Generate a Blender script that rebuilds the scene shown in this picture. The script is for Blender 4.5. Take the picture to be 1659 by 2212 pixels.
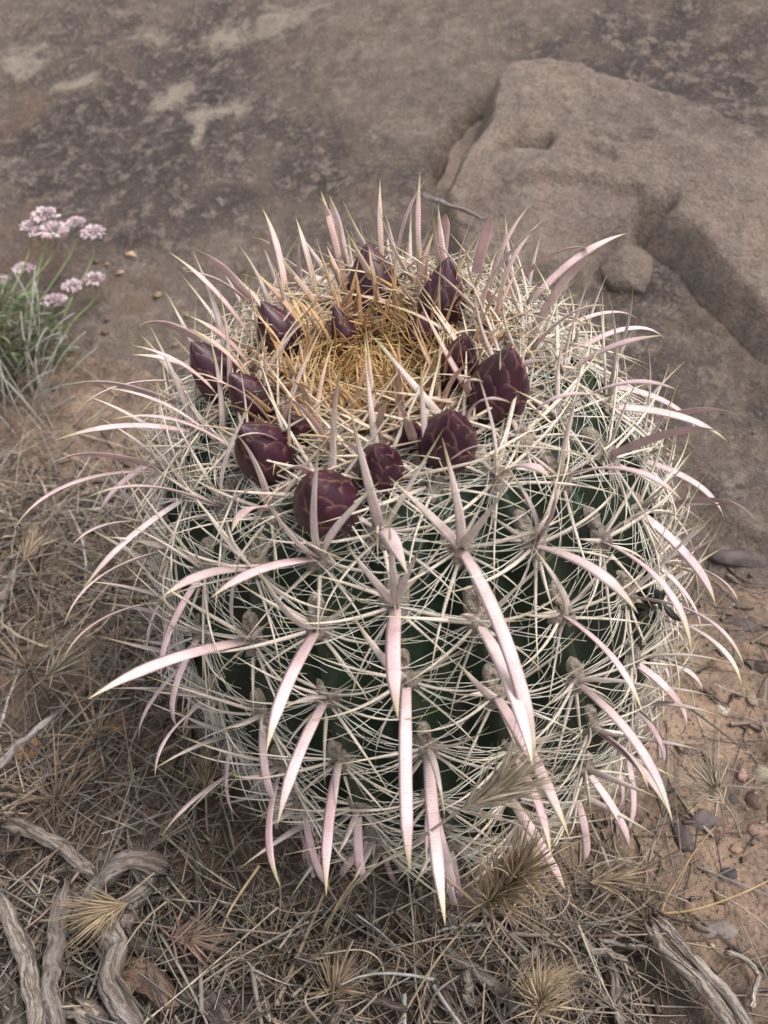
import bpy, math, random
import numpy as np
from mathutils import Vector

# ------------------------------------------------------------------ camera, sky, sun, exposure
for o in list(bpy.data.objects): bpy.data.objects.remove(o)
sc = bpy.context.scene
col = sc.collection
PITCH = 43.1; DIST = 0.473; AIM = np.array([-0.0393, 0.0, 0.167]); VFOV = 60.0
th = math.radians(PITCH)
FW = np.array([0, math.cos(th), -math.sin(th)]); RT = np.array([1., 0, 0]); UP = np.array([0, math.sin(th), math.cos(th)])
CAM = AIM - FW*DIST
cd = bpy.data.cameras.new('camera'); cam = bpy.data.objects.new('camera', cd); col.objects.link(cam)
cam.location = CAM; cam.rotation_euler = (math.radians(90-PITCH), 0, 0)
cd.sensor_fit = 'VERTICAL'; cd.sensor_height = 24; cd.angle = math.radians(VFOV)
cd.clip_start = 0.02; cd.clip_end = 500
cd.dof.use_dof = True; cd.dof.focus_distance = 0.40; cd.dof.aperture_fstop = 9.0
sc.camera = cam
sc.render.resolution_x = 768; sc.render.resolution_y = 1024

SUN_EL, SUN_AZ = 66, 105      # azimuth measured from +y towards +x
w = bpy.data.worlds.new('World'); sc.world = w; w.use_nodes = True
nt = w.node_tree; bg = nt.nodes['Background']
sky = nt.nodes.new('ShaderNodeTexSky'); sky.sky_type = 'NISHITA'; sky.sun_disc = False
sky.sun_elevation = math.radians(SUN_EL); sky.sun_rotation = math.radians(SUN_AZ)
sky.air_density = 1.0; sky.dust_density = 4.0; sky.ozone_density = 1.0
hs = nt.nodes.new('ShaderNodeHueSaturation'); hs.inputs['Saturation'].default_value = 0.35
nt.links.new(sky.outputs[0], hs.inputs['Color']); nt.links.new(hs.outputs[0], bg.inputs[0])
bg.inputs[1].default_value = 0.15
sd = bpy.data.lights.new('sun', 'SUN'); sd.energy = 1.5; sd.angle = math.radians(26); sd.color = (1, .965, .93)
so = bpy.data.objects.new('sun', sd); col.objects.link(so)
e_, a_ = math.radians(SUN_EL), math.radians(SUN_AZ)
sdir = Vector((math.cos(e_)*math.sin(a_), math.cos(e_)*math.cos(a_), math.sin(e_)))
so.rotation_euler = (-sdir).to_track_quat('-Z', 'Y').to_euler(); so.location = sdir*5
vs = sc.view_settings
vs.view_transform = 'Standard'; vs.look = 'None'; vs.gamma = 1; vs.use_curve_mapping = False
vs.exposure = 0.8

# ------------------------------------------------------------------ helpers
rng = np.random.default_rng(7); random.seed(7)
D = 768/1659.                                  # measuring scale -> 768-pixel picture
F0 = 512/math.tan(math.radians(VFOV/2))
def proj(P):
    d = np.asarray(P, float)-CAM; z = d@FW
    return np.stack([384+F0*(d@RT)/z, 512-F0*(d@UP)/z], -1)/D
def ray(px, py):
    v = FW + RT*((px*D-384)/F0) - UP*((py*D-512)/F0)
    return v/np.linalg.norm(v)
def nrm(v): return v/(np.linalg.norm(v)+1e-12)
def hash2(ix, iy, seed):
    n = (ix.astype(np.int64)*374761393 + iy.astype(np.int64)*668265263 + seed*974711) & 0x7fffffff
    n = ((n ^ (n >> 13))*1274126177) & 0x7fffffff
    n = n ^ (n >> 16)
    return (n & 0xffff)/65535.
def vnoise(x, y, seed=0):
    ix, iy = np.floor(x), np.floor(y); fx, fy = x-ix, y-iy
    fx = fx*fx*(3-2*fx); fy = fy*fy*(3-2*fy)
    a = hash2(ix, iy, seed); b = hash2(ix+1, iy, seed); c = hash2(ix, iy+1, seed); d = hash2(ix+1, iy+1, seed)
    return (a*(1-fx)+b*fx)*(1-fy)+(c*(1-fx)+d*fx)*fy
def fbm(x, y, sc_, oct=4, seed=0):
    x = np.asarray(x, float); y = np.asarray(y, float)
    s = 0; a = 1; t = 0
    for i in range(oct):
        s = s + a*(vnoise(x*sc_*2**i+31.7*i, y*sc_*2**i-11.3*i, seed+i)-.5); t += a; a *= .5
    return s/t*2
def sstep(a, b, x): t = np.clip((x-a)/(b-a), 0, 1); return t*t*(3-2*t)

WL = {}
def mk(name, V, F, mat, parent=None, origin=(0, 0, 0), attrs=None, smooth=True, loc_world=None):
    """one mesh object; V in world space, its origin put at `origin`"""
    origin = np.asarray(origin, float)
    me = bpy.data.meshes.new(name)
    V = np.asarray(V, float)-origin
    if isinstance(F, np.ndarray):
        k = F.shape[1]
        me.vertices.add(len(V)); me.vertices.foreach_set('co', V.astype(np.float32).ravel())
        me.loops.add(F.size); me.loops.foreach_set('vertex_index', F.astype(np.int32).ravel())
        me.polygons.add(len(F)); me.polygons.foreach_set('loop_start', np.arange(0, F.size, k, dtype=np.int32))
        me.update(calc_edges=True)
    else:
        me.from_pydata(V.tolist(), [], F)
    for an, av in (attrs or {}).items():
        av = np.asarray(av, float)
        if av.ndim == 1:
            at = me.attributes.new(an, 'FLOAT', 'POINT'); at.data.foreach_set('value', av.astype(np.float32))
        elif av.shape[1] == 3 and an != 'col':
            at = me.attributes.new(an, 'FLOAT_VECTOR', 'POINT'); at.data.foreach_set('vector', av.astype(np.float32).ravel())
        else:
            c4 = np.ones((len(av), 4), np.float32); c4[:, :3] = av[:, :3]
            at = me.attributes.new(an, 'FLOAT_COLOR', 'POINT'); at.data.foreach_set('color', c4.ravel())
    if smooth: me.polygons.foreach_set('use_smooth', np.ones(len(me.polygons), bool))
    me.materials.append(mat)
    o = bpy.data.objects.new(name, me); col.objects.link(o)
    WL[o] = origin
    if parent is not None:
        o.parent = parent; o.location = origin-WL[parent]
    else: o.location = origin
    return o
def empty(name, loc):
    o = bpy.data.objects.new(name, None); col.objects.link(o); o.location = loc
    o.empty_display_size = .02; WL[o] = np.asarray(loc, float); return o
def tag(o, label=None, cat=None, group=None, kind=None):
    if label: o['label'] = label
    if cat: o['category'] = cat
    if group: o['group'] = group
    if kind: o['kind'] = kind
    return o

def tube(C, wid, thk, B, sides, colr=None, cap=False):
    """swept elliptical tube along C; wid/thk half sizes; B rough width direction"""
    C = np.asarray(C, float); n = len(C)
    T = np.gradient(C, axis=0); T /= np.linalg.norm(T, axis=1)[:, None]+1e-12
    Bv = np.broadcast_to(np.asarray(B, float), (n, 3)).copy()
    Bv -= (Bv*T).sum(1)[:, None]*T; Bv /= np.linalg.norm(Bv, axis=1)[:, None]+1e-12
    Nv = np.cross(T, Bv)
    a = np.arange(sides)/sides*2*math.pi
    wid = np.broadcast_to(wid, (n,)); thk = np.broadcast_to(thk, (n,))
    V = C[:, None]+np.cos(a)[None, :, None]*(wid[:, None, None]*Bv[:, None])+np.sin(a)[None, :, None]*(thk[:, None, None]*Nv[:, None])
    i = np.arange(n-1)[:, None]*sides; j = np.arange(sides)[None]
    k = (j+1) % sides
    F = np.stack([i+j, i+k, i+sides+k, i+sides+j], -1).reshape(-1, 4)
    L = np.concatenate([[0], np.cumsum(np.linalg.norm(np.diff(C, axis=0), axis=1))])
    u = np.repeat(L, sides)
    return V.reshape(-1, 3), F, u
def bez(P0, P1, P2, P3, n):
    t = np.linspace(0, 1, n)[:, None]
    return (1-t)**3*P0+3*(1-t)**2*t*P1+3*(1-t)*t*t*P2+t**3*P3
def spline(P, n):
    P = np.asarray(P, float); m = len(P)
    Q = np.vstack([2*P[0]-P[1], P, 2*P[-1]-P[-2]]); out = []
    for t in np.linspace(0, m-1, n):
        i = min(int(t), m-2); f = t-i; a, b, c, d = Q[i:i+4]
        out.append(.5*((2*b)+(c-a)*f+(2*a-5*b+4*c-d)*f*f+(3*b-a-3*c+d)*f**3))
    return np.array(out)
class Bag:
    def __init__(s): s.V = []; s.F = []; s.c = []; s.u = []; s.n = 0
    def add(s, V, F, c, u):
        s.V.append(V); s.F.append(F+s.n); s.n += len(V); s.c.append(np.broadcast_to(c, (len(V), 3))); s.u.append(u)
    def build(s, name, mat, parent=None, origin=(0, 0, 0)):
        return mk(name, np.vstack(s.V), np.vstack(s.F), mat, parent, origin, {'col': np.vstack(s.c), 'u': np.concatenate(s.u)})

# ------------------------------------------------------------------ materials
class NT:
    def __init__(s, name):
        s.m = bpy.data.materials.new(name); s.m.use_nodes = True; s.t = s.m.node_tree
        s.b = s.t.nodes['Principled BSDF']
    def n(s, typ, **kw):
        nd = s.t.nodes.new('ShaderNode'+typ)
        for k, v in kw.items():
            if k.startswith('i_'):
                key = k[2:]; key = int(key) if key.isdigit() else key.replace('_', ' ')
                s.put(nd.inputs[key], v)
            else: setattr(nd, k, v)
        return nd
    def put(s, inp, v):
        if isinstance(v, bpy.types.NodeSocket): s.t.links.new(v, inp)
        else:
            if isinstance(v, tuple) and len(v) == 3 and inp.type == 'RGBA': v = v+(1,)
            inp.default_value = v
    def attr(s, name): return s.n('Attribute', attribute_name=name)
    def noise(s, vec, scale, detail=4, rough=.55, out=0):
        nd = s.n('TexNoise', i_Scale=scale, i_Detail=detail, i_Roughness=rough)
        if vec is not None: s.put(nd.inputs['Vector'], vec)
        return nd.outputs[out]
    def ramp(s, fac, stops):
        nd = s.n('ValToRGB'); s.put(nd.inputs[0], fac); r = nd.color_ramp
        while len(r.elements) > 1: r.elements.remove(r.elements[-1])
        r.elements[0].position = stops[0][0]; r.elements[0].color = tuple(stops[0][1])+(1,)
        for p, c in stops[1:]:
            e = r.elements.new(p); e.color = tuple(c)+(1,)
        return nd.outputs[0]
    def mix(s, fac, a, b, mode='MIX'):
        nd = s.n('Mix', data_type='RGBA', blend_type=mode)
        s.put(nd.inputs[0], fac); s.put(nd.inputs[6], a); s.put(nd.inputs[7], b); return nd.outputs[2]
    def math(s, op, a, b=0.0):
        nd = s.n('Math', operation=op); s.put(nd.inputs[0], a); s.put(nd.inputs[1], b); return nd.outputs[0]
    def fin(s, color, rough=.7, bump=None, bstr=.3, bdist=.001, spec=.4):
        s.put(s.b.inputs['Base Color'], color); s.put(s.b.inputs['Roughness'], rough)
        s.b.inputs['Specular IOR Level'].default_value = spec
        if bump is not None:
            bn = s.n('Bump', i_Strength=bstr, i_Distance=bdist); s.put(bn.inputs['Height'], bump)
            s.put(s.b.inputs['Normal'], bn.outputs[0])
        return s.m
def pos(k): return k.n('NewGeometry').outputs['Position']
def g(v): return (v, v, v)

def mat_spine():
    k = NT('spine'); c = k.attr('col').outputs['Color']; u = k.attr('u').outputs['Fac']
    p = pos(k)
    ph = k.math('ADD', k.math('MULTIPLY', u, 2*math.pi/.00125), k.math('MULTIPLY', k.noise(p, 160, 2), 7.0))
    band = k.math('ADD', k.math('MULTIPLY', k.math('SINE', ph), .5), .5)
    long = k.ramp(k.noise(p, 60, 3), [(.32, g(.74)), (.6, g(1.05))])
    spk = k.ramp(k.noise(p, 900, 3), [(.28, (.45, .4, .36)), (.42, (1, 1, 1))])
    c1 = k.mix(1, c, long, 'MULTIPLY'); c1 = k.mix(1, c1, k.ramp(band, [(0, (.93, .91, .91)), (1, g(1.02))]), 'MULTIPLY')
    c1 = k.mix(.55, c1, spk, 'MULTIPLY')
    k.b.inputs['Subsurface Weight'].default_value = 0.0
    return k.fin(c1, .48, band, .14, .0004, .35)
def mat_attr(name, rough=.7, var=.35, sc_=140, spec=.3):
    k = NT(name); c = k.attr('col').outputs['Color']; p = pos(k)
    n = k.noise(p, sc_, 4)
    c1 = k.mix(1, c, k.ramp(n, [(.3, g(1-var)), (.7, g(1+var*.5))]), 'MULTIPLY')
    return k.fin(c1, rough, n, .3, .0006, spec)
def mat_skin():
    k = NT('cactus_skin'); p = pos(k)
    n = k.noise(p, 22, 5, .6); n2 = k.noise(p, 260, 3)
    c = k.ramp(n, [(.3, (.010, .020, .012)), (.55, (.020, .036, .020)), (.80, (.055, .078, .038))])
    c = k.mix(k.ramp(n2, [(.55, g(0)), (.75, g(.35))]), c, (.10, .14, .08))
    rib = k.attr('furrow').outputs['Fac']
    c = k.mix(k.math('MULTIPLY', rib, .35), c, (.034, .056, .032))
    return k.fin(c, .36, n2, .15, .0006, .5)
def mat_areole():
    k = NT('areole_wool'); p = pos(k)
    n = k.noise(p, 700, 4, .7); n1 = k.noise(p, 40, 2)
    c = k.ramp(n, [(.3, (.14, .112, .090)), (.5, (.38, .315, .25)), (.72, (.58, .50, .41))])
    c = k.mix(k.ramp(n1, [(.4, g(0)), (.65, g(.5))]), c, (.2, .18, .165))
    return k.fin(c, .95, n, 1.0, .002, .1)
def mat_scale():
    k = NT('bud_scale'); p = pos(k)
    e = k.attr('edge').outputs['Fac']; n = k.noise(p, 120, 4)
    body = k.ramp(n, [(.3, (.022, .005, .011)), (.55, (.040, .008, .018)), (.75, (.066, .015, .030))])
    e2 = k.math('ADD', e, k.math('MULTIPLY', k.math('SUBTRACT', k.noise(p, 500, 2), .5), .35))
    c = k.mix(k.ramp(e2, [(.66, g(0)), (.88, g(.25)), (1.0, g(.62))]), body, (.27, .14, .10))
    return k.fin(c, .42, n, .12, .0008, .45)
def mat_rock(name='sandstone', light=1.0, darkamt=1.0):
    k = NT(name); p = pos(k)
    big = k.noise(p, 3.4, 6, .62); med = k.noise(p, 26, 8, .78); fine = k.noise(p, 75, 6, .75); grit = k.noise(p, 420, 3, .6)
    L = light
    tan = k.ramp(med, [(.3, (.146*L, .110*L, .088*L)), (.48, (.258*L, .200*L, .160*L)), (.70, (.375*L, .300*L, .242*L))])
    dark = k.ramp(fine, [(.3, (.044, .034, .034)), (.52, (.104, .082, .078)), (.72, (.235, .185, .158))])
    s = k.math('ADD', k.math('MULTIPLY', big, .42), k.math('MULTIPLY', med, .62))
    s = k.math('ADD', s, k.math('MULTIPLY', fine, .38))
    s = k.math('ADD', s, k.math('MULTIPLY', k.attr('dark').outputs['Fac'], .085))
    c = k.mix(k.ramp(s, [(.685, g(0)), (.72, g(.6*darkamt)), (.76, g(.96*darkamt))]), tan, dark)
    c = k.mix(k.ramp(k.noise(p, 52, 7, .8), [(.51, g(0)), (.59, g(.62)), (.68, g(.85))]), c, (.36, .292, .235))
    ps = k.math('ADD', k.attr('pale').outputs['Fac'], k.math('MULTIPLY', k.math('SUBTRACT', k.noise(p, 38, 7, .78), .5), 2.6))
    c = k.mix(k.ramp(ps, [(.5, g(0)), (.8, g(.5)), (1.1, g(.9))]), c, (.42, .345, .275))
    rs = k.math('ADD', k.attr('rust').outputs['Fac'], k.math('MULTIPLY', k.math('SUBTRACT', k.noise(p, 26, 5, .7), .5), 1.6))
    c = k.mix(k.ramp(rs, [(.6, g(0)), (.95, g(.55))]), c, (.22, .145, .10))
    c = k.mix(k.ramp(grit, [(.3, g(.45)), (.5, g(0))]), c, g(.04))
    c = k.mix(k.ramp(grit, [(.62, g(0)), (.74, g(.5))]), c, (.45, .38, .31))
    h = k.math('ADD', k.math('MULTIPLY', fine, .7), k.math('ADD', k.math('MULTIPLY', med, 1.5), k.math('MULTIPLY', grit, .3)))
    return k.fin(c, .92, h, 1.0, .012, .15)
def mat_soil():
    k = NT('soil'); p = pos(k)
    a = k.noise(p, 9, 6, .65); b = k.noise(p, 60, 6, .7); c_ = k.noise(p, 330, 4, .65)
    c = k.ramp(k.math('ADD', k.math('MULTIPLY', a, .6), k.math('MULTIPLY', b, .4)),
               [(.36, (.070, .052, .043)), (.47, (.165, .118, .090)), (.57, (.275, .19, .135)), (.70, (.35, .262, .195))])
    c = k.mix(k.ramp(c_, [(.34, g(.75)), (.5, g(0))]), c, (.05, .037, .030))
    c = k.mix(k.ramp(c_, [(.62, g(0)), (.72, g(.6))]), c, (.42, .32, .235))
    dmask = k.math('ADD', k.attr('dark_soil').outputs['Fac'], k.math('MULTIPLY', k.math('SUBTRACT', a, .5), 1.2))
    c = k.mix(k.ramp(dmask, [(.35, g(0)), (.7, g(.85))]), c, (.042, .033, .028))
    h = k.math('ADD', b, k.math('MULTIPLY', c_, .6))
    return k.fin(c, .95, h, .9, .005, .1)
def mat_stone():
    k = NT('stone'); p = pos(k); cc = k.attr('col').outputs['Color']
    b = k.noise(p, 70, 6, .7); f = k.noise(p, 500, 3)
    c = k.mix(1, cc, k.ramp(b, [(.3, g(.55)), (.7, g(1.35))]), 'MULTIPLY')
    c = k.mix(k.ramp(f, [(.35, g(.5)), (.48, g(0))]), c, (.06, .05, .045))
    return k.fin(c, .85, k.math('ADD', b, k.math('MULTIPLY', f, .4)), .7, .002, .2)
def mat_wood():
    k = NT('weathered_wood'); gc = k.attr('gc').outputs['Vector']; p = pos(k)
    mp = k.n('Mapping'); k.put(mp.inputs['Vector'], gc); mp.inputs['Scale'].default_value = (38, 620, 620)
    wob = k.n('MixRGB', blend_type='ADD'); k.put(wob.inputs[0], 1.0); k.put(wob.inputs[1], mp.outputs[0]); k.put(wob.inputs[2], k.mix(1, k.noise(p, 90, 3, .6, 1), g(2.2), 'MULTIPLY'))
    s = k.noise(wob.outputs[0], 1.0, 6, .72); big = k.noise(p, 30, 4)
    cc = k.attr('col').outputs['Color']
    c = k.ramp(s, [(.30, (.020, .017, .016)), (.44, (.14, .12, .108)), (.56, (.34, .30, .27)), (.74, (.56, .51, .46))])
    c = k.mix(1, c, cc, 'MULTIPLY')
    c = k.mix(k.ramp(big, [(.5, g(0)), (.7, g(.5))]), c, k.mix(1, (.17, .115, .08), cc, 'MULTIPLY'))
    return k.fin(c, .88, s, 1.0, .002, .15)
M = dict(spine=mat_spine(), skin=mat_skin(), areole=mat_areole(), scale=mat_scale(), rock=mat_rock('sandstone', .92, 1.0), ledge=mat_rock('ledge_sandstone', 1.45, .55),
         soil=mat_soil(), stone=mat_stone(), wood=mat_wood(), straw=mat_attr('straw', .75), leaf=mat_attr('leaf', .6, .3, 200),
         petal=mat_attr('petal', .8, .2, 300, .1), black=mat_attr('black_scrap', .45, .5, 200, .5))

# ------------------------------------------------------------------ ground and bedrock
def hit_plane(px, py, z=0.0):
    v = ray(px, py); t = (z-CAM[2])/v[2]; return CAM+v*t
gl = hit_plane(-60, 745)[:2]; gr = hit_plane(1700, 1345)[:2]
bt = (gr-gl)/np.linalg.norm(gr-gl); bn = np.array([-bt[1], bt[0]])
SLOPE = 0.40
def rock_d(x, y):
    return (x-gl[0])*bn[0]+(y-gl[1])*bn[1]+.05*fbm(x, y, 5, 3, 40)
def rock_base(x, y):
    d = rock_d(x, y)
    z = np.where(d > 0, SLOPE*d, 1.1*d)
    far = np.maximum(d-1.5, 0); z = z-SLOPE*.75*far
    return z-.012
def rockz(x, y):
    d = rock_d(x, y)
    return rock_base(x, y)+.030*fbm(x, y, 2.6, 3, 11)*sstep(0, .25, d)+.009*fbm(x, y, 14, 4, 21)+.0035*fbm(x, y, 60, 3, 33)
def soilz(x, y):
    r = np.hypot(x, y)
    return .011*fbm(x, y, 7, 3, 3)+.004*fbm(x, y, 45, 3, 5)-.004+.014*np.exp(-(np.maximum(r-.09, 0)/.06)**2)
def hit_rock(px, py, lift=0.):
    v = ray(px, py); t = np.linspace(.15, 4, 4000); P = CAM+v*t[:, None]
    below = P[:, 2] < np.maximum(rock_base(P[:, 0], P[:, 1])+lift, -.02+lift)
    i = below.argmax() if below.any() else -1
    return P[i]
GX = np.linspace(-1, 1.2, 551); GY = np.linspace(-.6, 1.6, 551); _gx, _gy = np.meshgrid(GX, GY)
GS = soilz(_gx, _gy); GR = rockz(_gx, _gy); GG = np.maximum(GS, GR)
def look(G, x, y):
    fx = np.clip((np.asarray(x, float)-GX[0])/(GX[1]-GX[0]), 0, 549.99); fy = np.clip((np.asarray(y, float)-GY[0])/(GY[1]-GY[0]), 0, 549.99)
    i = fx.astype(int); j = fy.astype(int); a = fx-i; b = fy-j
    return (G[j, i]*(1-a)+G[j, i+1]*a)*(1-b)+(G[j+1, i]*(1-a)+G[j+1, i+1]*a)*b
def gz(x, y): return look(GG, x, y)
def hit_soil(px, py, lift=0.):
    v = ray(px, py); t = np.linspace(.15, 3, 3000); P = CAM+v*t[:, None]
    below = P[:, 2] < gz(P[:, 0], P[:, 1])+lift
    return P[below.argmax()]
def sdpoly(x, y, poly):
    """signed distance, positive inside"""
    poly = np.asarray(poly); d = np.full(x.shape, 1e9); ins = np.zeros(x.shape, bool)
    for a, b in zip(poly, np.roll(poly, -1, 0)):
        e = b-a; t = np.clip(((x-a[0])*e[0]+(y-a[1])*e[1])/(e@e+1e-12), 0, 1)
        d = np.minimum(d, np.hypot(x-a[0]-e[0]*t, y-a[1]-e[1]*t))
        c = (a[1] <= y) != (b[1] <= y)
        xs = a[0]+(y-a[1])/(b[1]-a[1]+1e-12)*e[0]
        ins ^= c & (x < xs)
    return np.where(ins, d, -d)
def sdline(x, y, pl):
    d = np.full(x.shape, 1e9)
    for a, b in zip(pl[:-1], pl[1:]):
        e = b-a; t = np.clip(((x-a[0])*e[0]+(y-a[1])*e[1])/(e@e+1e-12), 0, 1)
        d = np.minimum(d, np.hypot(x-a[0]-e[0]*t, y-a[1]-e[1]*t))
    return d
def R2(lst, lift=.0): return np.array([hit_rock(a, b, lift)[:2] for a, b in lst])
def grid(xs, ys):
    X, Y = np.meshgrid(xs, ys); nx, ny = len(xs), len(ys)
    i = np.arange(ny-1)[:, None]*nx+np.arange(nx-1)[None]
    F = np.stack([i, i+1, i+nx+1, i+nx], -1).reshape(-1, 4)
    return X, Y, F

# soil: one sheet, fine by the cactus and stretching to the horizon
q = np.linspace(-1, 1, 321); sx = .62*q+np.sign(q)*np.maximum(np.abs(q)-.72, 0)**3*2600
X, Y, Fq = grid(sx, sx)
Z = soilz(X, Y); far = sstep(1.2, 6, np.hypot(X, Y)); Z = Z*(1-far)
DSOIL = sstep(-.10, -.17, Y)*sstep(.16, .08, X)+.55*sstep(-.10, -.22, X)*sstep(.12, .0, Y)   # soil colour darker in front of the cactus, fainter to its left
o = mk('ground', np.stack([X, Y, Z], -1).reshape(-1, 3), Fq, M['soil'], attrs={'dark_soil': np.clip(DSOIL, 0, 1).ravel()}); tag(o, kind='structure')

cavity = R2([(925, 335), (985, 245), (1050, 175), (1075, 300), (1010, 400), (950, 400)], .0)
pale_px = [(372, 172, 55, 40), (450, 215, 50, 22), (540, 195, 32, 22), (430, 262, 16, 40), (500, 205, 40, 14), (150, 150, 45, 16), (60, 110, 70, 30), (580, 30, 130, 40), (330, 60, 60, 18)]
rust_px = [(75, 560, 95, 55), (40, 200, 60, 60), (250, 470, 60, 30), (310, 590, 70, 40), (290, 660, 60, 40), (200, 620, 80, 40), (20, 500, 60, 60)]
dark_px = [(250, 330, 330, 70), (130, 260, 160, 60), (620, 330, 180, 40), (450, 420, 330, 60), (300, 480, 150, 40), (1500, 130, 190, 60), (1340, 75, 170, 40)]
def blobs(P, lst, lift=.0):
    q = proj(P); m = np.zeros(len(P))
    for a, b, rx, ry in lst:
        c = hit_rock(a, b); ex = np.linalg.norm(hit_rock(a+rx, b)-c); ey = np.linalg.norm(hit_rock(a, b-ry)-c)
        dx = (P[:, 0]-c[0])/ex+.9*fbm(P[:, 0], P[:, 1], 16, 4, 61); dy = (P[:, 1]-c[1])/ey+.9*fbm(P[:, 0], P[:, 1], 16, 4, 67)
        m = np.maximum(m, np.exp(-(dx*dx+dy*dy)*.8))
    return m
xs = np.concatenate([np.linspace(-4, -1.1, 30)[:-1], np.linspace(-1.1, 1.5, 400), np.linspace(1.5, 5, 30)[1:]])
ys = np.concatenate([np.linspace(-.75, -.1, 40)[:-1], np.linspace(-.1, 1.9, 340), np.linspace(1.9, 6, 40)[1:]])
X, Y, Fq = grid(xs, ys); Z = rockz(X, Y)
s = sdpoly(X, Y, cavity); Z = Z-.17*sstep(-.008, .035, s)
lower = R2([(1290, 610), (1345, 640), (1400, 625), (1480, 700), (1560, 790), (1659, 880), (1800, 960)])
dl = sdline(X, Y, lower); Z = Z-.010*np.exp(-(dl/.008)**2)
crk = R2([(1470, 1010), (1560, 1130), (1659, 1190)]); Z = Z-.014*np.exp(-(sdline(X, Y, crk)/.007)**2)
for q_ in (R2([(1305, 535), (1338, 508), (1375, 502), (1396, 486)]), R2([(1405, 492), (1470, 552), (1515, 610), (1585, 678), (1659, 755)])): Z = Z-.03*np.exp(-(sdline(X, Y, q_)/.008)**2)
P = np.stack([X, Y, Z], -1).reshape(-1, 3)
o = mk('bedrock', P, Fq, M['rock'], attrs={'pale': blobs(P, pale_px), 'rust': blobs(P, rust_px), 'dark': blobs(P, dark_px)})
tag(o, kind='structure')

ledge_px = [(1037, 210), (1046, 172), (1083, 124), (1180, 117), (1270, 127), (1420, 165), (1530, 213), (1659, 285), (1950, 430), (1950, 990), (1760, 830),
            (1659, 745), (1590, 668), (1522, 602), (1480, 548), (1418, 490), (1398, 478), (1375, 497), (1340, 503), (1312, 528), (1290, 600), (1100, 620), (960, 590), (930, 430), (958, 378), (1024, 275)]
LP = R2(ledge_px, .022)
def ledgez(x, y):
    s = sdpoly(x, y, LP)+.006*fbm(x, y, 22, 3, 70)
    top = .056*sstep(-.008, .022, s)+.012*sstep(.03, .2, s)-.026
    z = rock_base(x, y)+.016*fbm(x, y, 4, 3, 81)+.007*fbm(x, y, 17, 4, 83)+.003*fbm(x, y, 70, 3, 85)+top-.03*(s < -.03)
    for pl, dp, wd in CR: z = z-dp*np.exp(-(sdline(x, y, pl)/wd)**2)
    for pl, dp in ST:      # small steps: the part below the line is lower
        sd = sdpoly(x, y, pl); z = z-dp*sstep(-.006, .004, sd)
    return z, s
CR = [(R2([(1080, 318), (1110, 306), (1150, 312), (1180, 311)], .03), .020, .0055), (R2([(1270, 330), (1310, 333), (1325, 345)], .03), .007, .004),
      (R2([(1395, 437), (1420, 434), (1450, 428)], .03), .022, .005), (R2([(1275, 300), (1340, 305), (1400, 290)], .03), .008, .006)]
ST = [(R2([(1060, 420), (1120, 400), (1260, 390), (1380, 400), (1410, 470), (1380, 520), (1250, 640), (1000, 640), (950, 480)], .03), .010)]
x0, x1, y0, y1 = LP[:, 0].min()-.06, min(LP[:, 0].max()+.06, 2.2), LP[:, 1].min()-.06, LP[:, 1].max()+.06
X, Y, Fq = grid(np.linspace(x0, x1, 330), np.linspace(y0, y1, 330))
Z, S = ledgez(X, Y); P = np.stack([X, Y, Z], -1).reshape(-1, 3)
keep = (S.ravel()[Fq] > -.042).any(1); Fq = Fq[keep]
ix = np.unique(Fq); mp_ = np.full(len(P), -1); mp_[ix] = np.arange(len(ix)); P = P[ix]; Fq = mp_[Fq]
o = mk('sandstone_ledge', P, Fq, M['ledge'], origin=(*P[:, :2].mean(0), P[:, 2].min()),
       attrs={'pale': np.zeros(len(P)), 'rust': np.zeros(len(P)), 'dark': blobs(P, [(1500, 300, 110, 60), (1340, 290, 80, 30), (1560, 350, 80, 50)], .03)*1.1})
tag(o, 'broad raised tan sandstone ledge with rounded edge and small cracks', 'rock')

# knob of stone at the ledge's foot
def lump(name, c, rx, ry, rz, colr, mat, seed, label, cat='stone', group=None, rough=.22, rot=0., parent=None, facets=0, n=14):
    r2 = np.random.default_rng(seed)
    a = np.linspace(0, 2*math.pi, 2*n+1)[:-1]; b = np.linspace(-math.pi/2, math.pi/2, n+1)
    A, Bq = np.meshgrid(a, b)
    d = np.stack([np.cos(Bq)*np.cos(A), np.cos(Bq)*np.sin(A), np.sin(Bq)], -1)
    off = r2.uniform(0, 50, 2)
    k = 1+rough*(fbm(d[..., 0]*1.3+d[..., 2]*.7+off[0], d[..., 1]*1.3-d[..., 2]*.9+off[1], 1.1, 4, seed)-.1)
    fd = r2.normal(size=(9, 3)); fd /= np.linalg.norm(fd, axis=1)[:, None]
    if facets:
        for v in fd: k = np.minimum(k, facets/np.maximum((d@v), .05))
    P = d*k[..., None]*np.array([rx, ry, rz]); P[0] = P[0].mean(0); P[-1] = P[-1].mean(0)
    cr, sr = math.cos(rot), math.sin(rot)
    P = P@np.array([[cr, sr, 0], [-sr, cr, 0], [0, 0, 1]])
    m = 2*n; i = np.arange(n)[:, None]*m; j = np.arange(m)[None]; k2 = (j+1) % m
    F = np.stack([i+j, i+k2, i+m+k2, i+m+j], -1).reshape(-1, 4)
    V = P.reshape(-1, 3)+c
    cv = np.broadcast_to(colr, (len(V), 3))
    ob = mk(name, V, F, mat, parent, c, {'col': cv})
    if label: tag(ob, label, cat, group)
    return ob
c = hit_rock(1362, 560, .0)
lump('rounded_rock', c+np.array([0, .008, -.016]), .030, .040, .021, (.27, .205, .16), M['ledge'], 5, 'low rounded tan rock tucked below the sandstone ledge', 'rock', n=30, rough=.15)

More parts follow.
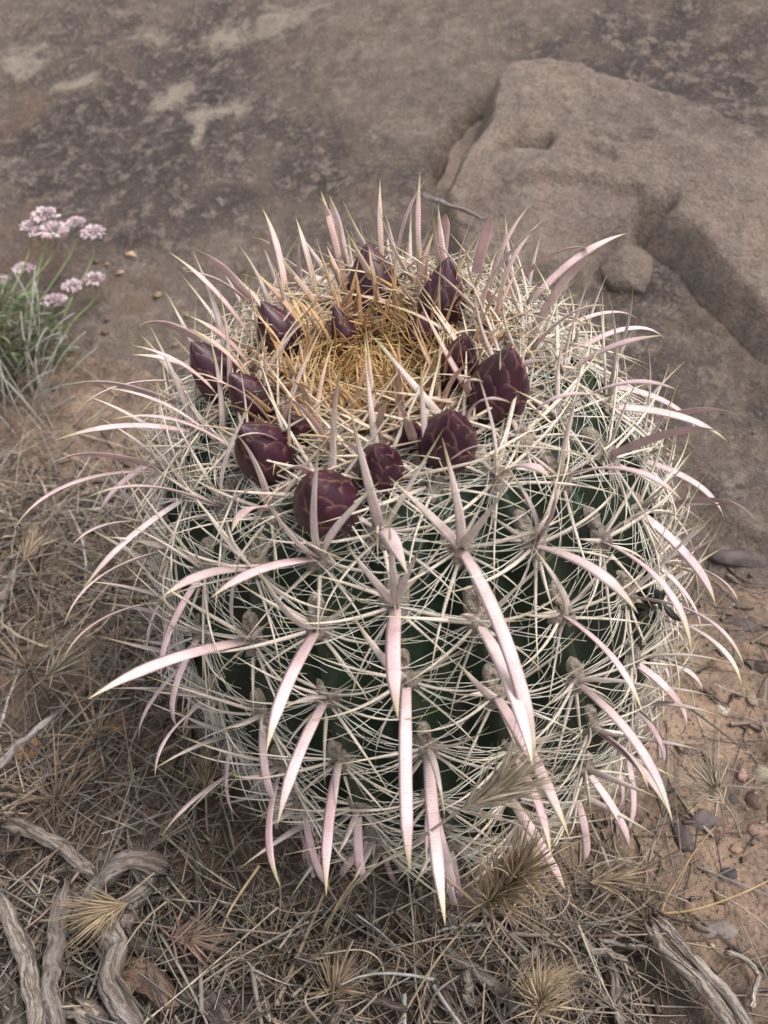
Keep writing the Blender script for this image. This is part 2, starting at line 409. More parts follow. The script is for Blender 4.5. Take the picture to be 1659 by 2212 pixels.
# ------------------------------------------------------------------ the barrel cactus
R = .13; HZ = 1.25; TX, TY = math.radians(-9.3), math.radians(4.6); NR = 21; PH0 = math.radians(2.2)
prof0 = np.array([(.80, -.06), (.92, .22), (.99, .5), (1.0, .8), (.95, 1.15), (.82, 1.45), (.62, 1.64), (.42, 1.71), (.2, 1.70), (.0, 1.66)])
tt = np.linspace(0, 1, 10); td = np.linspace(0, 1, 601); pr = np.interp(td, tt, prof0[:, 0]); pz = np.interp(td, tt, prof0[:, 1])
ker = np.hanning(61); ker /= ker.sum()
def smth(a, odd): 
    l = 2*a[0]-a[30:0:-1]; r_ = (2*a[-1]-a[-2:-32:-1]) if odd else a[-2:-32:-1]
    return np.convolve(np.concatenate([l, a, r_]), ker, 'valid')
pr = smth(pr, True); pz = smth(pz, False); pr[-1] = 0
ca, sa, cb, sb = math.cos(TX), math.sin(TX), math.cos(TY), math.sin(TY)
ROT = np.array([[1, 0, 0], [0, cb, -sb], [0, sb, cb]])@np.array([[ca, 0, sa], [0, 1, 0], [-sa, 0, ca]])
AXIS = ROT@np.array([0, 0, 1.])
def body(phi, s, ribs=True, tub=None):
    phi = np.asarray(phi, float); s = np.asarray(s, float)
    r = np.interp(s, td, pr)*R; z = np.interp(s, td, pz)*R*HZ
    fur = np.zeros_like(r)
    if ribs:
        amp = .165*(1-.75*sstep(.55, .95, s))
        fur = np.abs(np.sin(NR*(phi-PH0)/2))**1.35
        r = r*(1-amp*fur)
    if tub is not None: r = r*(1+tub)
    P = np.stack([r*np.sin(phi), -r*np.cos(phi), z], -1)
    return P@ROT.T, fur
def bpt(phi, s): return body(np.array([phi]), np.array([s]), False)[0][0]
def frame(phi, s):
    e = 1e-3; p = bpt(phi, s)
    u = nrm(bpt(phi, min(s+.01, .999))-bpt(phi, s-.01)); wv = nrm(bpt(phi+.01, s)-bpt(phi-.01, s))
    return p, nrm(np.cross(wv, u)), u, wv          # point, outward normal, up the rib, sideways
cactus = empty('barrel_cactus', (0, 0, 0))
tag(cactus, 'round green barrel cactus with pale pink hooked spines and purple buds', 'cactus')

# areoles: staggered rows on every rib
OFF = {0: .576, 1: .540, 2: .583, 3: .531, -1: .550, -2: .512, 4: .581, -3: .56}
areoles = []
for kq in range(NR):
    kk = kq if kq <= NR//2 else kq-NR
    base = OFF.get(kk, .54+.04*(kk % 2)+rng.uniform(-.012, .012))
    s = base
    while s-.082 > .10: s -= .082
    i = 0
    while s < .90:
        areoles.append(dict(k=kk, phi=PH0+kk*2*math.pi/NR+rng.normal()*.012, s=s+rng.normal()*.004))
        s += .082 if s < .70 else .062
# body mesh with a swelling round every areole
nph, nss = NR*16, 150
ph = np.linspace(0, 2*math.pi, nph+1)[:-1]; ss = np.linspace(0, 1, nss)
PHg, SSg = np.meshgrid(ph, ss)
tub = np.zeros_like(PHg)
for a in areoles:
    dphi = (PHg-a['phi']+math.pi) % (2*math.pi)-math.pi
    tub += .020*np.exp(-(dphi/.09)**2-((SSg-a['s']+.008)/.026)**2)*(1-sstep(.8, .95, a['s']))
V, fur = body(PHg, SSg, True, tub)
i = np.arange(nss-1)[:, None]*nph; j = np.arange(nph)[None]; k2 = (j+1) % nph
Fq = np.stack([i+j, i+k2, i+nph+k2, i+nph+j], -1).reshape(-1, 4)
mk('body', V.reshape(-1, 3), Fq, M['skin'], cactus, attrs={'furrow': fur.ravel()})
for a in areoles:
    a['p'], a['n'], a['u'], a['w'] = frame(a['phi'], a['s'])
    a['px'] = proj(a['p']); v = nrm(CAM-a['p']); a['face'] = a['n']@v; a['pixspines'] = []

# ---- spines
CRE = np.array((.66, .57, .45)); PNK = np.array((.69, .475, .480)); PALE = np.array((.69, .62, .565)); TIPC = np.array((.46, .40, .22))
GREY = np.array((.44, .385, .35)); ORA = np.array((.50, .235, .085)); GOLD = np.array((.52, .35, .12)); BRN = np.array((.34, .18, .075)); WHT = np.array((.78, .75, .64))
spines = []      # dicts: kind, V, F, col, u, base, size, areole
def spine_col(n, sides, s, kind, r=None):
    t = np.linspace(0, 1, n)[:, None]; r = rng.random() if r is None else r
    if kind == 'ribbon': mid = PNK*(1-.45*r)+PALE*(.45*r)
    elif kind == 'up': mid = PALE*.6+PNK*.25+CRE*.15
    else: mid = CRE*(.7)+PALE*.3
    basec = GREY*.35+mid*.65
    y = sstep(.70, .80, s); o_ = sstep(.78, .88, s)
    basec = basec*(1-y)+ORA*y; mid = mid*(1-.45*y)+(ORA*.6+CRE*.4)*(.45*y)
    mid = mid*(1-o_*.8)+(GOLD*r+ORA*(1-r))*(o_*.8); basec = basec*(1-o_)+BRN*o_
    tipc = TIPC*(1-.4*o_)+GOLD*.4*o_
    c = basec+(mid-basec)*sstep(.0, .30, t); ts = (.84 if kind == 'ribbon' else .76)+.10*rng.random()
    c = c+(tipc-c)*sstep(ts-.14, ts+.1, t)
    c = c*(.86+.24*rng.random())
    return np.repeat(c, sides, 0)
def add_spine(kind, A, C, W, thick, B, sides, s, ckind, areole):
    n = len(C); t = np.linspace(0, 1, n)
    if ckind == 'ribbon': prof = np.minimum(1, .74+.9*t)*np.clip(1-np.maximum(t-.70, 0)/.30, 0, 1)**.85*(1-.12*t)
    else: prof = np.minimum(1, .8+1.0*t)*np.clip(1-t**1.7, 0, 1)
    wd = W/2*np.maximum(prof, .02)
    V, F, u = tube(C, wd, np.maximum(wd*thick, .00008), B, sides)
    q = proj(C); size = np.abs(np.diff(q, axis=0)).sum()*W/np.linalg.norm(C[n//2]-CAM)
    if areole is not None and areole['face'] < -.25: size *= .15
    spines.append(dict(kind=kind, V=V, F=F, col=spine_col(n, sides, s, ckind), u=u, base=A, size=size, a=areole))
def curve(A, d0, c, L, curl, n):
    d0 = nrm(d0); c = nrm(c-d0*(c@d0)); de = nrm(d0*math.cos(curl)+c*math.sin(curl))
    T = A+L*(d0*math.cos(curl*.42)+c*math.sin(curl*.42))*(.96)
    return bez(A, A+d0*L*.36, T-de*L*.34, T, n), nrm(np.cross(d0, c))

# the most prominent spines, measured base -> tip; length in metres gives the depth of the tip
RIB = [((965, 1200), (1152, 1655), .078), ((850, 1320), (860, 1555), .055), ((873, 1490), (885, 1885), .068), ((885, 1640), (962, 2000), .072), ((690, 1215), (455, 1292), .056),
  ((680, 1385), (575, 1625), .058), ((505, 1395), (190, 1510), .078), ((665, 1540), (600, 1780), .058), ((660, 1640), (605, 1915), .062), ((1065, 1490), (1230, 1810), .07),
  ((1030, 1370), (1150, 1655), .065), ((1110, 1640), (1190, 1850), .058), ((1135, 1215), (1378, 1325), .065), ((1299, 1159), (1494, 1411), .072), ((1350, 1258), (1607, 1438), .075),
  ((1425, 1368), (1602, 1480), .062), ((1224, 1350), (1387, 1537), .06), ((1262, 1451), (1452, 1775), .075), ((1300, 1540), (1448, 1760), .065), ((1150, 1195), (1195, 1030), .05),
  ((1180, 1048), (1472, 1080), .068), ((1440, 1080), (1631, 1123), .06), ((1292, 987), (1558, 933), .068), ((1375, 890), (1595, 900), .062), ((1190, 905), (1462, 842), .068),
  ((1009, 723), (1198, 470), .07), ((1129, 770), (1310, 660), .055), ((1147, 720), (1306, 536), .066), ((1100, 640), (1288, 541), .062), ((847, 564), (922, 386), .055),
  ((916, 585), (962, 462), .05), ((1010, 560), (1066, 465), .05), ((722, 600), (690, 425), .055), ((737, 570), (712, 423), .052), ((644, 656), (545, 513), .056), ((539, 645), (425, 540), .055),
  ((509, 687), (393, 586), .055), ((420, 760), (300, 703), .058), ((410, 840), (160, 900), .066), ((390, 860), (155, 830), .06), ((338, 979), (114, 1000), .062), ((493, 1084), (191, 1073), .072),
  ((330, 1059), (32, 1141), .075), ((310, 1152), (158, 1176), .05), ((392, 1228), (139, 1350), .068), ((370, 1339), (135, 1429), .064), ((511, 1232), (350, 1290), .05),
  ((475, 1530), (335, 1675), .055), ((480, 1680), (350, 1805), .058), ((690, 1670), (705, 1935), .062), ((1510, 1180), (1595, 1300), .05), ((1290, 1600), (1400, 1700), .055)]
RIB += [((822, 1128), (880, 1240), .062), ((1015, 1050), (1190, 1035), .055), ((622, 1101), (500, 1150), .05)]
UPS = [((695, 1195), (690, 948), .056), ((845, 1300), (840, 1122), .05), ((960, 1180), (955, 945), .056), ((520, 1060), (556, 850), .05), ((640, 1010), (645, 800), .05), ((735, 1000), (740, 780), .05),
  ((820, 1110), (755, 880), .055), ((880, 1010), (848, 850), .045), ((1025, 1050), (1030, 800), .055), ((680, 1365), (555, 1228), .052), ((855, 1465), (758, 1325), .05), ((1065, 1485), (985, 1428), .045),
  ((1125, 1185), (1090, 1000), .05), ((1215, 1320), (1150, 1180), .05), ((500, 1380), (520, 1200), .052), ((560, 1210), (430, 1080), .05), ((845, 1305), (745, 1175), .05), ((845, 1305), (915, 1170), .045),
  ((960, 1185), (840, 1030), .05), ((695, 1200), (560, 1060), .05), ((700, 1200), (820, 1040), .05), ((975, 1180), (1090, 1060), .05)]
def nearest(bp, used, maxd=110):
    best, bd = None, maxd
    for a in areoles:
        if a['face'] < -.15: continue
        d = math.hypot(*(a['px']-bp))
        if d < bd: best, bd = a, d
    return best
def pix_spine(bp, tp, L, ckind, W):
    a = nearest(np.array(bp, float), None)
    if a is None: return
    A = a['p']-a['n']*.001; v = ray(*tp); b = v@(A-CAM); cc = (A-CAM)@(A-CAM)-(L*.96)**2; disc = b*b-cc
    t = b-math.sqrt(disc) if disc > 0 else b
    T = CAM+v*t
    if (T-A)@a['n'] < .012 and disc > 0 and ckind == 'ribbon' and a['face'] < .35:
        pass
    L = np.linalg.norm(T-A); e = (T-A)/L
    arch = nrm(a['n']+np.array([0, 0, .8]))
    if ckind == 'up': arch = nrm(a['n']+.2*a['u'])
    d0 = nrm(e*.85+arch*(.75 if ckind == 'ribbon' else .8)+rng.normal(size=3)*.06)
    perp = d0-e*(d0@e); de = nrm(e-perp*(2.3 if ckind == 'ribbon' else .7))
    C = bez(A, A+d0*L*.40, T-de*L*.30, T, 15)
    B = nrm(np.cross(e, nrm(perp))); B = nrm(B+rng.normal(size=3)*.12)
    add_spine('central_spine', A, C, W, .20, B, 6, min(a['s'], .70) if ckind == 'ribbon' else min(a['s'], .765), ckind, a)
    a['pixspines'].append((ckind, nrm(e)))
for b_, t_, L in RIB: pix_spine(b_, t_, L*1.06, 'ribbon', rng.uniform(.0049, .0062))
for b_, t_, L in UPS: pix_spine(b_, t_, L*1.32, 'up', rng.uniform(.0036, .0046))

bris = Bag()
for a in areoles:
    s, n, u, wv, A = a['s'], a['n'], a['u'], a['w'], a['p']
    A = A-n*.001; tilt = sstep(.72, .9, s)
    up2 = nrm(n+.9*tilt*AXIS)
    kinds = [k_ for k_, _ in a['pixspines']]
    sz = (1-.42*sstep(.76, .90, s))*(1-.12*sstep(.3, .1, s))
    J = lambda m=.12: rng.normal(size=3)*m
    if 'ribbon' not in kinds:
        t2 = sstep(.60, .70, s)
        C, B = curve(A, .80*n+AXIS*.75*t2-.55*u*(1-t2)+wv*rng.normal()*.30+J(.08), -u-.3*n, .062*sz*(1-.12*t2)*rng.uniform(.75, 1.15), rng.uniform(.7, 1.7)*(1-.30*t2), 14)
        add_spine('central_spine', A, C, rng.uniform(.0040, .0052)*sz*(1-.28*t2), .2, B+J(.15), 6, s, 'ribbon', a)
    if 'up' not in kinds:
        C, B = curve(A, .75*up2+.70*u*(1-.6*tilt)+wv*rng.normal()*.18, u if rng.random() < .4 else -u+J(.2), .054*sz*rng.uniform(.85, 1.15), rng.uniform(.1, .6), 12)
        add_spine('central_spine', A, C, rng.uniform(.0034, .0044)*sz, .4, B+J(.15), 6, s, 'up', a)
    if kinds.count('up') < 2:
        for sg in (-1, 1):
            C, B = curve(A, .55*up2+.70*u*(1-.4*tilt)+sg*wv*rng.uniform(.45, .8), -n+.5*u*rng.normal(), .053*sz*rng.uniform(.8, 1.15), rng.uniform(.0, .5), 11)
            add_spine('radial_spine', A, C, rng.uniform(.0019, .0028)*sz, .6, B+J(), 5, s, 'rad', a)
    for sg in (-1, 1):
        C, B = curve(A, .55*up2+sg*wv*.95+u*rng.uniform(-.28, .10), -n+.5*u+.25*u*rng.normal(), .052*sz*rng.uniform(.75, 1.15), rng.uniform(.3, 1.1), 11)
        add_spine('radial_spine', A, C, rng.uniform(.0016, .0023)*sz, .75, B+J(), 5, s, 'rad', a)
        C, B = curve(A-u*.002, .40*up2-u*rng.uniform(.35, .8)+sg*wv*.75, -u-.3*n, .047*sz*rng.uniform(.7, 1.15), rng.uniform(.1, .9), 11)
        add_spine('radial_spine', A, C, rng.uniform(.0013, .0019)*sz, .8, B+J(), 5, s, 'rad', a)
        if rng.random() < .35:
            C, B = curve(A+u*.002, .30*up2+u*rng.uniform(.2, .9)+sg*wv*.8, n*rng.normal()+u*.2, .038*sz*rng.uniform(.7, 1.2), rng.uniform(0, .7), 11)
            add_spine('radial_spine', A, C, rng.uniform(.0014, .0020)*sz, .85, B+J(), 5, s, 'rad', a)
    if rng.random() < .7:
        C, B = curve(A-u*.003, .35*up2-u*.9+wv*rng.normal()*.3, -u, .036*sz*rng.uniform(.7, 1.2), .3, 10)
        add_spine('radial_spine', A, C, .0020*sz, .8, B+J(), 5, s, 'rad', a)
    nb = int(18*(1-.4*tilt))
    for _ in range(nb):
        sg = -1 if _ % 2 else 1; ang = -1.05+2.0*(_//2+.5)/max(nb//2, 1)+rng.normal()*.13
        d0 = rng.uniform(.12, .42)*n+sg*wv*math.cos(ang)+u*(math.sin(ang)-.12)
        L = rng.uniform(.026, .046)*sz
        C, B = curve(A+wv*sg*.003+u*.005*math.sin(ang), d0, -n*rng.uniform(.2, .7)+u*(.55+rng.normal()*.35), L, rng.uniform(.2, .95), 8)
        C = C+np.sin(np.linspace(0, rng.uniform(2, 7), 8)+rng.uniform(0, 6))[:, None]*(np.linspace(0, 1, 8)[:, None]*rng.normal(size=3)*.0016)
        tw = np.linspace(1, .25, 8)*rng.uniform(.00021, .00040)
        Vb, Fb, ub = tube(C, tw, tw, (.3, .5, .8), 3)
        g_ = WHT*(.8+.25*rng.random())*(1-tilt*.3)+tilt*.3*GOLD
        bris.add(Vb, Fb, g_, ub)
bo = bris.build('bristle', M['spine'], cactus); bo['kind'] = 'stuff'

# young spines crowding the crown
crown = Bag()
for i in range(1000):
    ph_ = rng.uniform(0, 2*math.pi); s = .835+.16*rng.random()**.75
    p, n, u, wv = frame(ph_, s)
    inw = rng.uniform(.0, 1.3); r = rng.random()
    L = rng.uniform(.012, .027)*(1-.35*sstep(.93, .995, s)); 
    d0 = AXIS*.6+u*inw+rng.normal(size=3)*.28
    C, B = curve(p-n*.002, d0, u*rng.normal()+rng.normal(size=3)*.6, L, rng.uniform(0, .8), 9)
    W = rng.uniform(.0008, .0024); t = np.linspace(0, 1, 9)
    wd = W/2*np.maximum(1-t**1.6, .03)
    V, F, uu = tube(C, wd, wd*.6, B, 4)
    cc = np.repeat((BRN*(1-r)+GOLD*r)*(.75+.5*t[:, None])+ (CRE*.35)*sstep(.3, 1, t[:, None])*r, 4, 0)
    crown.add(V, F, cc, uu)
co = crown.build('crown_spines', M['spine'], cactus); co['kind'] = 'stuff'
wool = []
# outer crown: broad orange-brown young spines in a ring, leaning out of the centre
for i in range(84):
    ph_ = i/84*2*math.pi+rng.normal()*.05; s = rng.uniform(.78, .875)
    p, n, u, wv = frame(ph_, s)
    d0 = AXIS*.85+u*rng.normal()*.35-u*.15+wv*rng.normal()*.35
    C, B = curve(p-n*.002, d0, -u+rng.normal(size=3)*.5, rng.uniform(.024, .044), rng.uniform(0, .7), 12)
    add_spine('central_spine', p, C, rng.uniform(.0018, .0034), .35, B+rng.normal(size=3)*.3, 6, rng.uniform(.82, .92), 'up', dict(face=1, s=s, obj=None))

for a in areoles:      # woolly pads with the dried gland above
    ob = None
    if a['face'] > -.35 and a['s'] < .86:
        c, n, u, wv = a['p'], a['n'], a['u'], a['w']
        m, nn = 12, 5; Vp = []; r2 = rng.uniform(0, 9)
        for i in range(nn+1):
            rr = math.sin(i/nn*math.pi/2); hh = math.cos(i/nn*math.pi/2)
            for j in range(m):
                t = j/m*2*math.pi; b = 1+.22*math.sin(3*t+r2)+.12*rng.normal()
                Vp.append(c+wv*(.0058*rr*math.cos(t)*b)+u*((.0080*math.sin(t)*b+.001)*rr)+n*(.0042*hh*(1+.2*rng.normal())-.0012))
        Fp = [(i*m+j, i*m+(j+1) % m, (i+1)*m+(j+1) % m, (i+1)*m+j) for i in range(nn) for j in range(m)]
        ob = mk('areole', np.array(Vp), Fp, M['areole'], cactus, c)
        if a['s'] < .72 and a['face'] > .1 and rng.random() < .75:
            cg = a['p']+u*rng.uniform(.010, .013)+n*.0002; Vg = []
            for i, (rr, hh) in enumerate(((1, -.002), (.95, .0012), (.7, .0022), (.42, .0014), (.0, .0004))):
                for j in range(12):
                    t = j/12*2*math.pi
                    Vg.append(cg+wv*(.0032*rr*math.cos(t))+u*(.0058*rr*math.sin(t))+n*(hh*(1+.1*rng.normal())))
            Fg = [(i*12+j, i*12+(j+1) % 12, (i+1)*12+(j+1) % 12, (i+1)*12+j) for i in range(4) for j in range(12)]
            mk('dried_gland', np.array(Vg), Fg, M['areole'], ob, cg)
    a['obj'] = ob
cnt = {'central_spine': 0, 'radial_spine': 0}; rest = Bag()
for sp in sorted(spines, key=lambda q: -q['size']):
    if cnt[sp['kind']] < 300:
        cnt[sp['kind']] += 1
        par = sp['a']['obj'] if sp['a'].get('obj') is not None else cactus
        mk(sp['kind'], sp['V'], sp['F'], M['spine'], par, sp['base'], {'col': sp['col'], 'u': sp['u']})
    else: rest.add(sp['V'], sp['F'], sp['col'], sp['u'])
ro = rest.build('small_spines', M['spine'], cactus); ro['kind'] = 'stuff'

# ---- flower buds, each under overlapping scales
def bud(px, py, W, H, lift=.36):
    H = H*1.14; W = W*.88
    """W, H in metres; found on the body so that its middle shows at px, py"""
    best = None
    phs, sss = np.meshgrid(np.linspace(-math.pi, math.pi, 181), np.linspace(.60, .90, 61))
    Pb = body(phs.ravel(), sss.ravel(), False)[0]
    out = Pb-AXIS*(Pb@AXIS)[:, None]; out /= np.linalg.norm(out, axis=1)[:, None]
    dr = out*.30+AXIS*.95; dr /= np.linalg.norm(dr, axis=1)[:, None]
    q = proj(Pb+dr*H*lift); i = np.hypot(q[:, 0]-px, q[:, 1]-py).argmin()
    p, d = Pb[i]-dr[i]*.003, dr[i]
    x = nrm(np.cross(d, (0.2, .9, .1))); y = np.cross(d, x)
    def surf(t, a, infl=1.0):
        r = W/2*np.sin(np.clip(.14+t*.86, 0, 1)*math.pi)**.72*(1-.42*t)*1.24
        r = np.where(t > .985, 0, r)*infl
        return p+d*(t*H)[..., None]+x*(r*np.cos(a))[..., None]+y*(r*np.sin(a))[..., None]
    T, A = np.meshgrid(np.linspace(0, 1, 12), np.linspace(0, 2*math.pi, 17)[:-1], indexing='ij')
    V = surf(T, A, .93).reshape(-1, 3); m = 16
    F = [(i*m+j, i*m+(j+1) % m, (i+1)*m+(j+1) % m, (i+1)*m+j) for i in range(11) for j in range(m)]
    ob = mk('flower_bud', V, F, M['scale'], cactus, p, {'edge': np.zeros(len(V))})
    rows = [(.0, .30, 7), (.14, .38, 6), (.32, .40, 6), (.50, .38, 5), (.66, .34, 4)]
    ph_ = rng.uniform(0, 6)
    for ri, (t0, ln, n) in enumerate(rows):
        for k_ in range(n):
            a0 = ph_+(k_+.5*(ri % 2))/n*2*math.pi+rng.normal()*.05; half = math.pi/n*1.22
            U, Vv = np.meshgrid(np.linspace(0, 1, 6), np.linspace(-1, 1, 7), indexing='ij')
            wdt = np.clip(np.where(U < .45, .75+.25*U/.45, np.sqrt(np.clip(1-((U-.45)/.55)**2.2, 0, 1))), .02, 1)
            infl = .965+.035*U+.030*(1-Vv**2)+.010*(len(rows)-ri)+.016*Vv
            S = surf(np.clip(t0+U*ln, 0, .995), a0+Vv*half*wdt, infl)
            ed = np.maximum(np.abs(Vv)**1.5, U**2.5)
            nu, nv = U.shape
            F = [(i*nv+j, i*nv+j+1, (i+1)*nv+j+1, (i+1)*nv+j) for i in range(nu-1) for j in range(nv-1)]
            mk('bud_scale', S.reshape(-1, 3), F, M['scale'], ob, p+d*(t0*H), {'edge': ed.ravel()})
for b in [(805, 602, .025, .027), (957, 650, .022, .031), (1082, 835, .0255, .034), (965, 950, .0235, .030), (815, 1003, .019, .024), (708, 1085, .027, .030), (568, 972, .0245, .030), (468, 803, .0225, .029),
          (540, 858, .0195, .026), (597, 712, .020, .025), (990, 790, .018, .028), (748, 728, .012, .020), (905, 722, .013, .019), (648, 928, .012, .018), (888, 935, .012, .018)]:
    bud(*b)

# black dried scrap caught in the spines on the right flank
c = CAM+ray(1400, 1290)*(np.linalg.norm(frame(math.radians(64), .45)[0]-CAM)-.004)
bb = Bag()
for i in range(11):
    p0 = c+rng.normal(size=3)*np.array([.005, .005, .008]); d0 = rng.normal(size=3)
    C, B = curve(p0, d0, rng.normal(size=3), rng.uniform(.008, .018), rng.uniform(.4, 1.6), 7)
    wd = np.array([.3, .8, 1, 1, .8, .5, .1])*rng.uniform(.0014, .0030)
    V, F, uu = tube(C, wd, wd*.25, B, 6); bb.add(V, F, np.array((.006, .006, .007)), uu)
ob = bb.build('dried_scrap', M['black'], None, c); tag(ob, 'shrivelled black plant scrap caught in the cactus spines', 'debris')

# ------------------------------------------------------------------ stones on the soil
STN = [((62, 1632), 70, 58, (.36, .19, .09), 'rusty orange stone beside the pale leaning stick'), ((216, 1858), 40, 40, (.42, .25, .12), 'squarish orange stone behind the broken forked branch'),
  ((285, 551), 30, 24, (.44, .30, .20), 'small pinkish tan stone near the pink flowers'), ((250, 1570), 60, 40, (.30, .16, .08), 'flat orange stone in the straw left of the cactus'),
  ((1476, 1815), 46, 62, (.085, .065, .062), 'dark purple angular stone below the hooked spines'), ((1525, 1782), 85, 46, (.13, .105, .098), 'wide dark grey flat stone beside the purple stone'),
  ((1627, 1738), 34, 44, (.075, .05, .042), 'upright reddish black pebble on the orange soil'), ((1583, 1730), 24, 24, (.07, .06, .056), 'small black pebble beside the curled grass head'),
  ((1577, 1893), 42, 30, (.06, .054, .054), 'smooth black oval stone on bare soil'), ((1645, 1680), 46, 44, (.24, .21, .16), 'greenish grey stone half buried in orange soil'),
  ((1562, 1534), 38, 34, (.46, .40, .31), 'pale cream stone beside the cactus on orange soil'), ((1609, 1356), 80, 42, (.085, .066, .062), 'dark brown stone at the foot of the rock slab'),
  ((1650, 1446), 44, 34, (.07, .055, .05), 'dark stone between the orange soil patches'), ((1552, 2018), 100, 46, (.20, .165, .145), 'long flat grey stone beside the split grey stick'),
  ((1590, 1210), 130, 52, (.10, .08, .077), 'large dark purple rock against the sandstone slab'), ((1545, 1440), 40, 26, (.20, .13, .09), 'brown flat pebble in front of the dark stone'),
  ((1490, 1625), 52, 30, (.12, .09, .08), 'dull brown stone under the drooping spines'), ((1390, 1890), 40, 28, (.10, .06, .055), 'maroon stone behind the grass tussock')]
for i, (pxy, wq, hq, cq, lb) in enumerate(STN):
    p = hit_soil(*pxy); dpx = np.linalg.norm(p-CAM)/F0*D
    a_, b_ = wq*dpx/2, hq*dpx/2
    lump('stone', p+np.array([0, .3*b_, -.15*b_]), a_, b_*1.15, b_*.8, cq, M['stone'], 100+i, lb, 'stone', facets=.70, rough=.35, rot=rng.uniform(-.4, .4))
zones = [('pebble lying on the bare soil right of the cactus', 'pebbles on the right soil', (1380, 1659), (1480, 2150), 24), ('pebble among the straw left of the cactus', 'pebbles left of the cactus', (0, 480), (780, 1900), 14),
         ('pebble on the dirt below the rock face behind the flowers', 'pebbles below the rock face', (180, 420), (520, 760), 12)]
pebs = {}
for lb, gp, xr, yr, nn in zones:
    for i in range(nn):
        px_, py_ = rng.uniform(*xr), rng.uniform(*yr); p = hit_soil(px_, py_)
        if np.hypot(p[0], p[1]) < .125: continue
        r = rng.uniform(.0018, .0055); cq = np.array((.24, .165, .115))*rng.uniform(.35, 1.6)*np.array([1, rng.uniform(.9, 1.1), rng.uniform(.85, 1.15)])
        v = rng.integers(0, 8)
        lump('pebble', p+np.array([0, 0, r*.2]), r*rng.uniform(.9, 1.6), r, r*.6, cq, M['stone'], 300+int(v), ('dark ' if cq[0] < .15 else 'pale ' if cq[0] > .29 else 'brown ')+lb, 'pebble', gp, facets=.66, rough=.4, rot=rng.uniform(0, 3), n=6)

# ------------------------------------------------------------------ dead wood
def stick(pts, rad, label, tint=(1, 1, 1), lifts=None, name='dead_branch', forks=(), sides=22, seed=0, twist=.0):
    P3 = []
    for i, (a, b) in enumerate(pts):
        l = (lifts[i]+.008) if lifts is not None else rad*.9+.006
        P3.append(hit_soil(a, b, l))
    P3 = np.array(P3); org = P3[-1].copy()
    root = empty(name, org); tag(root, label, 'branch', 'dead wood on the ground')
    def one(nm, P3, r0, r1, sd):
        n = max(18, int(np.linalg.norm(np.diff(P3, axis=0), axis=1).sum()/.004)); C = spline(P3, n)
        C = C+np.stack([fbm(np.arange(n)*.22, np.full(n, 7.+sd), 1, 3, sd+k) for k in range(3)], 1)*r0*.9
        V, F, u = tube(C, 1, 1, (.31, .52, .79), sides)
        V = V.reshape(n, sides, 3); dirs = V-C[:, None]
        t = np.linspace(0, 1, n); rr = (r0+(r1-r0)*t)
        ang = np.arange(sides)
        ua = u.reshape(n, sides); per = np.minimum(ang, sides-ang)[None]*1.0
        tw = per+ua*60*(1 if sd % 2 else -.6)
        rid = fbm(ua*30, tw, .85, 3, 50+sd)+.8*fbm(ua*90+5, per+0*ua, .5, 3, 90+sd)
        lum = fbm(ua*55, 0*ua+sd, 1, 2, 130+sd)
        k = rr[:, None]*(1+.42*rid+.25*lum); k[0] *= .75; k[-1] *= .7
        Tg = np.gradient(C, axis=0); Tg /= np.linalg.norm(Tg, axis=1)[:, None]
        jag = np.zeros((n, sides)); jr = np.random.default_rng(sd+9); jag[0] = -jr.uniform(0, 2.2, sides)*r0; jag[-1] = jr.uniform(0, 2.2, sides)*r0
        C_off = jag[..., None]*Tg[:, None]
        V = (C[:, None]+dirs*k[..., None]+C_off).reshape(-1, 3)
        V = np.vstack([V, C[0], C[-1]]); nV = len(V)
        FF = F.tolist()+[(nV-2, (j+1) % sides, j) for j in range(sides)]+[(nV-1, (n-1)*sides+j, (n-1)*sides+(j+1) % sides) for j in range(sides)]
        gc = np.vstack([np.stack([u, np.tile(np.cos(ang/sides*2*math.pi), n)*r0, np.tile(np.sin(ang/sides*2*math.pi), n)*r0], 1), [[0, 0, 0], [u[-1], 0, 0]]])+sd*3.1
        mk(nm, V, FF, M['wood'], root, P3[0], {'gc': gc, 'col': np.broadcast_to(np.array(tint), (nV, 3))})
    one('wood', P3, rad, rad*.85, seed)
    for fi, (fp, fr, fl) in enumerate(forks):
        F3 = np.array([hit_soil(a, b, l) for (a, b), l in zip(fp, fl)]); one('side_branch', F3, fr, fr*.7, seed+20+fi)
stick([(338, 1874), (300, 1856), (262, 1860), (228, 1895), (192, 1940), (176, 2000)], 0.0046, 'thick grey forked branch arching up with a splintered broken end', (.95, .92, .9), [.030, .042, .044, .034, .02, .006],
      forks=[([(318, 1866), (300, 1930), (272, 1990), (255, 2040)], .0058, [.036, .024, .014, .012]), ], seed=1)
stick([(236, 2010), (242, 2060), (248, 2115), (272, 2165), (300, 2222)], 0.0056, 'upright weathered grey branch below the tufted grass head', (.9, .88, .86), [.02, .022, .02, .018, .016], seed=2)
stick([(152, 1925), (137, 1985), (120, 2050), (110, 2120), (125, 2215)], 0.0045, 'straight dark grey branch beside the forked one', (.72, .7, .69), [.022, .02, .018, .015, .012], seed=3)
stick([(5, 1950), (40, 2020), (60, 2090), (78, 2150), (98, 2220)], 0.0048, 'pale fibrous grey branch with a rounded top', (1.05, 1.0, .94), [.018, .018, .016, .014, .012], seed=4)
stick([(25, 1788), (92, 1797), (135, 1838), (160, 1860), (215, 1895)], 0.0041, 'bent pale stick behind the forked branch', (.95, .9, .84), [.010, .014, .012, .01, .006], seed=5)
stick([(-20, 1668), (40, 1615), (108, 1556)], 0.0028, 'smooth pale leaning stick over the rusty stone', (1.15, 1.15, 1.18), [.012, .022, .03], seed=6)
